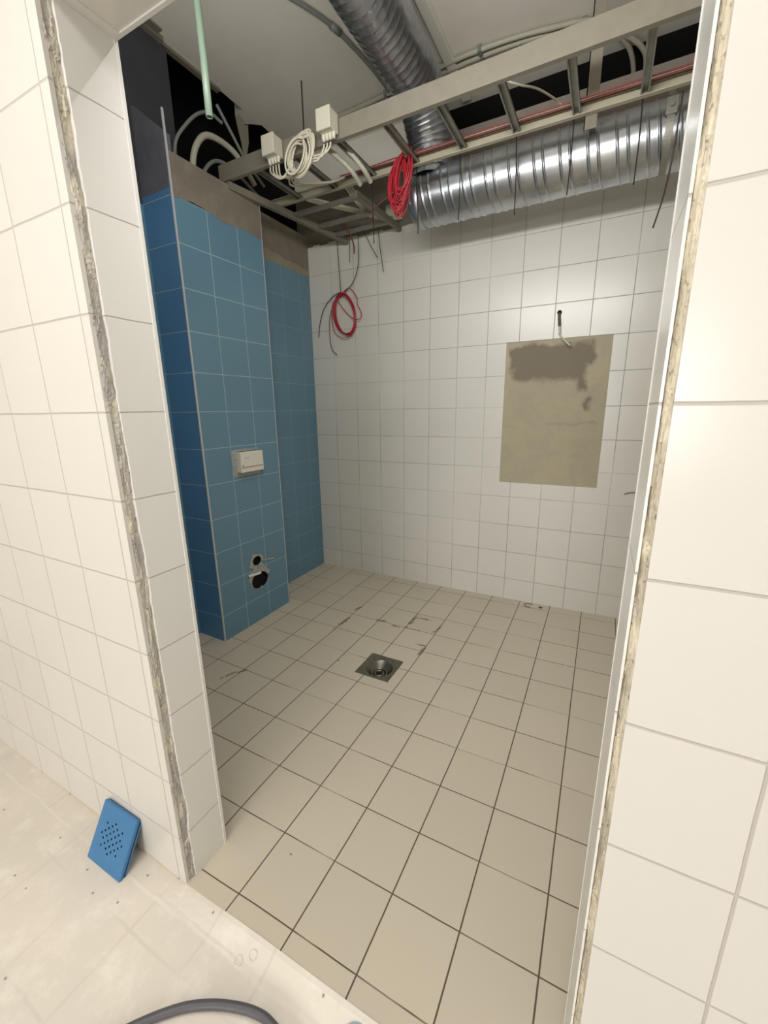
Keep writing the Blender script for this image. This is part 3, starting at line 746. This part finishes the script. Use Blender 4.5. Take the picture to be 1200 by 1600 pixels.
# conduits looping above the pier
for a, r, m, lab in (([(-2.0, 1.64, 1.15), (-2.0, 1.665, 1.288), (-2.0, 1.736, 1.392), (-2.0, 1.82, 1.48), (-2.0, 1.90, 1.525), (-2.0, 1.98, 1.52)], .008, m_gcond, 'thin grey conduit arching above the blue pier, leftmost'),
                     ([(-2.0, 1.75, 1.12), (-2.0, 1.757, 1.24), (-2.0, 1.79, 1.33), (-2.0, 1.85, 1.40), (-2.0, 1.93, 1.425), (-2.0, 2.04, 1.42), (-2.0, 2.12, 1.38), (-1.98, 2.18, 1.30)], .015, m_pcond, 'thick pale corrugated conduit looping above the blue pier'),
                     ([(-2.05, 1.80, 1.14), (-2.05, 1.90, 1.30), (-2.05, 2.0, 1.36), (-2.03, 2.12, 1.33), (-1.98, 2.2, 1.25)], .010, m_gcond, 'dark grey conduit looping behind the thick pale one'),
                     ([(-2.0, 1.953, 1.59), (-2.0, 2.05, 1.50), (-2.0, 2.145, 1.415), (-1.97, 2.25, 1.32)], .0085, m_gcond, 'straight grey conduit slanting down to the left end of the cable ladder')):
    tag(link('conduit', sweep(catmull([(p[0], p[1], Z(p[2])) for p in a], 30), corr(r, r*.06), 10), m, None, True), lab, 'conduit', 'conduits above the blue pier')
bm = bmesh.new(); random.seed(9); pr = [(2.067, 1.594), (2.09, 1.607), (2.115, 1.600), (2.13, 1.575), (2.155, 1.590), (2.15, 1.50), (2.13, 1.44), (2.11, 1.417), (2.10, 1.48), (2.078, 1.55)]
a = [bm.verts.new((-1.975, y, Z(z))) for y, z in pr]; b = [bm.verts.new((-1.985, y, Z(z))) for y, z in pr]
bm.faces.new(a); bm.faces.new(b[::-1])
for k in range(len(pr)): bm.faces.new((a[k], a[(k+1) % len(pr)], b[(k+1) % len(pr)], b[k]))
tag(link('torn_board', bm, m_painted), 'ragged grey board scrap hanging at the torn ceiling corner', 'board')

# ------------------------------------------------------------------ concealed cistern box on the pier
fb = thing('cistern_access_box', 'white foam access box sticking out of the blue tiled pier', 'box', (PX, 1.845, Z(-.30)))
b1 = link('body', box(PX-.01, -1.865, 1.755, 1.938, Z(-.355), Z(-.235), bevel=.004), [m_wbox2, m_wbox2], fb)
bm = box(-1.8655, -1.8625, 1.764, 1.93, Z(-.327), Z(-.321)); box(-1.8655, -1.862, 1.764, 1.772, Z(-.330), Z(-.308), bm)
link('ridge', bm, plain('grey_foam_scuff', C(176, 166, 146), .7), fb)
bm = bmesh.new()
for y, z in ((1.79, -.27), (1.802, -.272), (1.815, -.268)): cyl((-1.8655, y, Z(z)), .003, .0012, (1, 0, 0), 8, bm)
link('stud', bm, plain('grey_stud', C(150, 140, 122), .7), fb)
bm = bmesh.new(); N = 60; pr = []
def rr(k, grow, n=60):
    a = 2*math.pi*k/n; c, s = math.cos(a), math.sin(a); q = max(abs(c), abs(s)); return c/q*(.094+grow), s/q*(.066+grow)
inn = [bm.verts.new((-1.900, 1.8465+rr(k, -.001)[0], Z(-.296)+rr(k, -.001)[1])) for k in range(N)]
out = []
for k in range(N):
    g = .016+.006*noise.noise(Vector((k*.7, 1, 0))); y, z = rr(k, g); out.append(bm.verts.new((PX+.0015, 1.8440+y, Z(-.302)+z)))
for k in range(N): bm.faces.new((inn[k], inn[(k+1) % N], out[(k+1) % N], out[k]))
link('seal_film', bm, plain('silicone_smear', C(170, 176, 172), .3, var=.3, vscale=90), fb, True)

# drain sockets in the pier
po = thing('toilet_outlet', 'wide black soil pipe hole broken through the blue pier tiles near the floor', 'pipe', (PX, 1.866, Z(-1.085)))
link('pipe_rim', cyl((PX-.06, 1.866, Z(-1.085)), .0545, .035, (1, 0, 0), 40, sy=1.32), m_black, po)
def blob(y, z, ry, rz, seed, mat, parent, name, hole=None, n=44, th=.002):
    bm = bmesh.new(); A = []; B = []
    for k in range(n):
        a = 2*math.pi*k/n; f = 1+.35*noise.noise(Vector((seed, math.cos(a)*2.2, math.sin(a)*2.2)))+.12*noise.noise(Vector((seed, k*.9, 0)))
        A.append(bm.verts.new((PX+th, y+ry*f*math.cos(a), Z(z)+rz*f*math.sin(a))))
        hy, hz, hr, sy = hole
        B.append(bm.verts.new((PX+th, hy+hr*sy*math.cos(a), Z(hz)+hr*math.sin(a))))
    for k in range(n): bm.faces.new((A[k], A[(k+1) % n], B[(k+1) % n], B[k]))
    return link(name, bm, mat, parent)
blob(1.858, -1.062, .092, .080, 4.2, m_mort2, po, 'mortar_ring', (1.866, -1.085, .0560, 1.30))
bm = tube([(PX+.006, 1.768, Z(-1.022)), (PX+.010, 1.84, Z(-1.03)), (PX+.008, 1.868, Z(-1.032))], .0085, 8, 4)
link('bolt', bm, m_white, po, True)
wo = thing('flush_pipe_outlet', 'small black flush pipe hole just above the wide one in the pier', 'pipe', (PX, 1.853, Z(-.945)))
link('pipe_rim', cyl((PX-.05, 1.853, Z(-.945)), .029, .025, (1, 0, 0), 24, sy=1.25), m_black, wo)
blob(1.845, -.945, .058, .052, 7.7, m_mort2, wo, 'mortar_ring', (1.853, -.945, .0300, 1.23), th=.003)
link('mortar_smear', tube([(PX+.001, 1.90, Z(-.958)), (PX+.001, 1.95, Z(-.968)), (PX+.001, 2.02, Z(-.985))], .006, 6, 4), m_mort2, wo, True)

# ------------------------------------------------------------------ floor drain
zd = fz(DX, DY)+.0035
fd = thing('floor_drain', 'square steel floor drain without its grate in the beige tiled floor', 'drain', (DX, DY, Z(zd)))
bm = bmesh.new(); seg = 64; ox, oy = DX+.004, DY-.008; R = .074; h = .1
zc = {(-1, -1): fz(DX-h, DY-h), (1, -1): fz(DX+h, DY-h), (1, 1): fz(DX+h, DY+h), (-1, 1): fz(DX-h, DY+h)}
O = []; I = []
for k in range(seg):
    a = 2*math.pi*(k+.5)/seg; c, s = math.cos(a), math.sin(a); q = max(abs(c), abs(s))
    x, y = DX+c/q*h, DY+s/q*h
    O.append(bm.verts.new((x, y, Z(fz(x, y)+.0012)))); I.append(bm.verts.new((ox+R*c, oy+R*s, Z(zd-.0035))))
for k in range(seg): bm.faces.new((O[k], O[(k+1) % seg], I[(k+1) % seg], I[k]))
bm2 = bmesh.new()
link('plate', bm, m_inox, fd)
link('bowl', lathe([(R, -.0035), (R-.002, -.010), (.066, -.013), (.064, -.030), (.052, -.036), (.050, -.050), (.0, -.052)], 56, 'Z', (ox, oy, Z(zd))), m_inox, fd, True)
link('trap_ring', lathe([(.046, -.050), (.046, -.026), (.043, -.022), (.038, -.022), (.036, -.028), (.036, -.050)], 48, 'Z', (ox+.004, oy-.010, Z(zd))), m_inox, fd, True)
link('trap_ring', lathe([(.029, -.048), (.029, -.020), (.026, -.016), (.021, -.016), (.0195, -.022), (.0195, -.048)], 40, 'Z', (ox+.008, oy-.020, Z(zd))), m_inox, fd, True)
link('trap_water', lathe([(.0195, -.040), (.0, -.040)], 32, 'Z', (ox+.008, oy-.020, Z(zd))), m_drainblk, fd)
link('trap_water', lathe([(.052, -.044), (.0, -.044)], 40, 'Z', (ox, oy, Z(zd))), m_drainblk, fd)
link('screw', cyl((DX-.083, DY+.083, Z(zd+.001)), .0055, .0022, (0, 0, 1), 16), m_galv, fd)

# ------------------------------------------------------------------ blue perforated cover leaning on the front wall
s = .168; th = .022
pc = thing('drain_cover', 'blue perforated square cover leaning on the white wall left of the doorway', 'drain cover', (0, 0, 0))
def cover():
    bm = bmesh.new(); b = .006
    # raised tray: front face inset, stepped edge
    box(0, s, 0, s, -th*.55, 0, bm, bevel=.004)
    return bm
face = link('face', cover(), [m_bcap, m_hole], pc)
bm = bmesh.new()
cx = s/2; dd = .0130
for i in range(-4, 5):
    for j in range(-4, 5):
        if abs(i) == 4 and abs(j) > 1 or abs(j) == 4 and abs(i) > 1: continue
        if (i+j) % 2: continue
        cyl((cx+i*dd*.98, cx+j*dd*.80, -.006), 0.0034, .012, (0, 0, 1), 10, bm)
boolean(face, bm)
link('rim', box(.004, s-.004, .004, s-.004, -th*.80, -th*.55), m_bcapd, pc)
link('back_tray', box(.001, s-.001, .001, s-.001, -th, -th*.80, bevel=.001), m_bcap, pc)
pc.matrix_world = Matrix.Translation((-1.322, .4475, Z(nz_(-1.24))+.0015)) @ Matrix.Rotation(.0085, 4, 'Z') @ Matrix.Rotation(math.pi/2-.5068, 4, 'X')

# ------------------------------------------------------------------ hose, tip, small stuff
zh = Z(-1.379)+.0105
tag(link('rubber_hose', tube([(-.98, -.10, zh), (-.93, .10, zh), (-.87, .22, zh), (-.815, .292, zh), (-.754, .352, zh), (-.70, .388, zh), (-.645, .413, zh+.001), (-.59, .430, zh+.002), (-.545, .434, zh+.002), (-.49, .42, zh), (-.43, .36, zh), (-.40, .25, zh), (-.42, .05, zh)], .0098, 14, 8), m_hose, None, True),
    'dark grey rubber hose lying in an arc on the dusty near floor', 'hose')
def tip():
    bm = bmesh.new(); bmesh.ops.create_uvsphere(bm, u_segments=24, v_segments=12, radius=1)
    for v in bm.verts:
        x, y, z = v.co
        v.co = Vector((-.352+x*.034+.25*(y-.2)*.02, .500+y*.034, Z(-1.366)+(max(z, -.5))*.013))
    return bm
tag(link('plastic_tip', tip(), m_tip, None, True), 'pale blue rounded plastic tip at the threshold by the bottom of the photo', 'plastic piece')
# two ring shaped dents in the threshold strip
for (x, y) in ((-.697, .484), (-.668, .506)):
    bm = bmesh.new(); ring = []
    for k in range(20):
        a = 2*math.pi*k/20; q = 1+.03*math.sin(3*a+x*50)
        ring.append(Vector((x+.011*q*math.cos(a), y+.009*q*math.sin(a), Z(-1.377))))
    sweep(ring+[ring[0]], .0016, 6, bm)
    for v in bm.verts:
        yy = v.co.y; z = nz_(x)
        if yy > .485: zt = fz(x, .55)+.001; z += (zt-z)*min(1, (yy-.485)/.05)
        v.co.z = Z(z)+(v.co.z-Z(-1.377))+.0008
    o = struct('trim_11', bm, m_near, smooth=True)
# wire coming out of the wall above the recess
lw = thing('lamp_wire', 'white wire stub drooping from a dark hole above the bare plaster patch', 'wire', (-.300, YB, Z(.54)))
link('wall_hole', cyl((-.300, YB-.0012, Z(.548)), .0135, .004, (0, 1, 0), 20), m_black, lw)
link('dark_sleeve', tube([(-.300, 2.866, Z(.545)), (-.297, 2.861, Z(.51)), (-.292, 2.860, Z(.470))], .0085, 10, 6), plain('dark_sleeve_rubber', C(78, 72, 62), .6), lw, True)
link('wire_tube', tube([(-.292, 2.860, Z(.472)), (-.289, 2.859, Z(.45)), (-.288, 2.858, Z(.425))], .0068, 10, 5), plain('translucent_sleeve', C(186, 182, 168), .4), lw, True)
link('white_end', tube([(-.288, 2.857, Z(.422)), (-.262, 2.845, Z(.392)), (-.222, 2.835, Z(.352))], .0050, 10, 6), m_wcab, lw, True)
zz = Z(fz(-.34, 2.82))+.0025
tag(link('wire_offcut', tube([(-.318, 2.842, zz), (-.342, 2.848, zz), (-.368, 2.832, zz), (-.366, 2.805, zz), (-.345, 2.792, zz), (-.325, 2.797, zz)], .0021, 6, 6), m_dwire, None, True),
    'small curled dark wire offcut on the floor by the back wall', 'wire')
tag(link('rubble_bit', tube([(-.27, 2.825, zz), (-.262, 2.815, zz+.002), (-.252, 2.822, zz)], .0055, 6, 4), m_dwire, None, True), 'tiny dark crumb on the floor right of the curled wire offcut', 'debris')
tag(link('wire_stub', tube([(.155, 2.868, Z(-.525)), (.185, 2.864, Z(-.512)), (.225, 2.862, Z(-.508))], .0025, 6, 5), m_dwire, None, True), 'short dark wire end sticking from the back wall beside the right jamb', 'wire')

# ------------------------------------------------------------------ lamp fitting and window frame of the near room (out of view, where the light comes from); added fill housing of the wet room
lf = thing('ceiling_lamp', 'flat white rectangular ceiling lamp of the near room', 'lamp', (-.65, -.35, Z(1.19)))
link('housing', box(-1.5, .2, -.62, -.08, Z(1.176), Z(1.199), bevel=.002), m_white, lf)

wl = thing('added_fill_housing', 'long white housing added for the unseen fill light above the doorway', 'lamp', (-.5, .70, Z(1.0)))  # unseen fitting made up to hold the added fill lights
link('housing', box(-1.4, .3, .684, .755, Z(.955), Z(1.03), bevel=.006), m_white, wl)
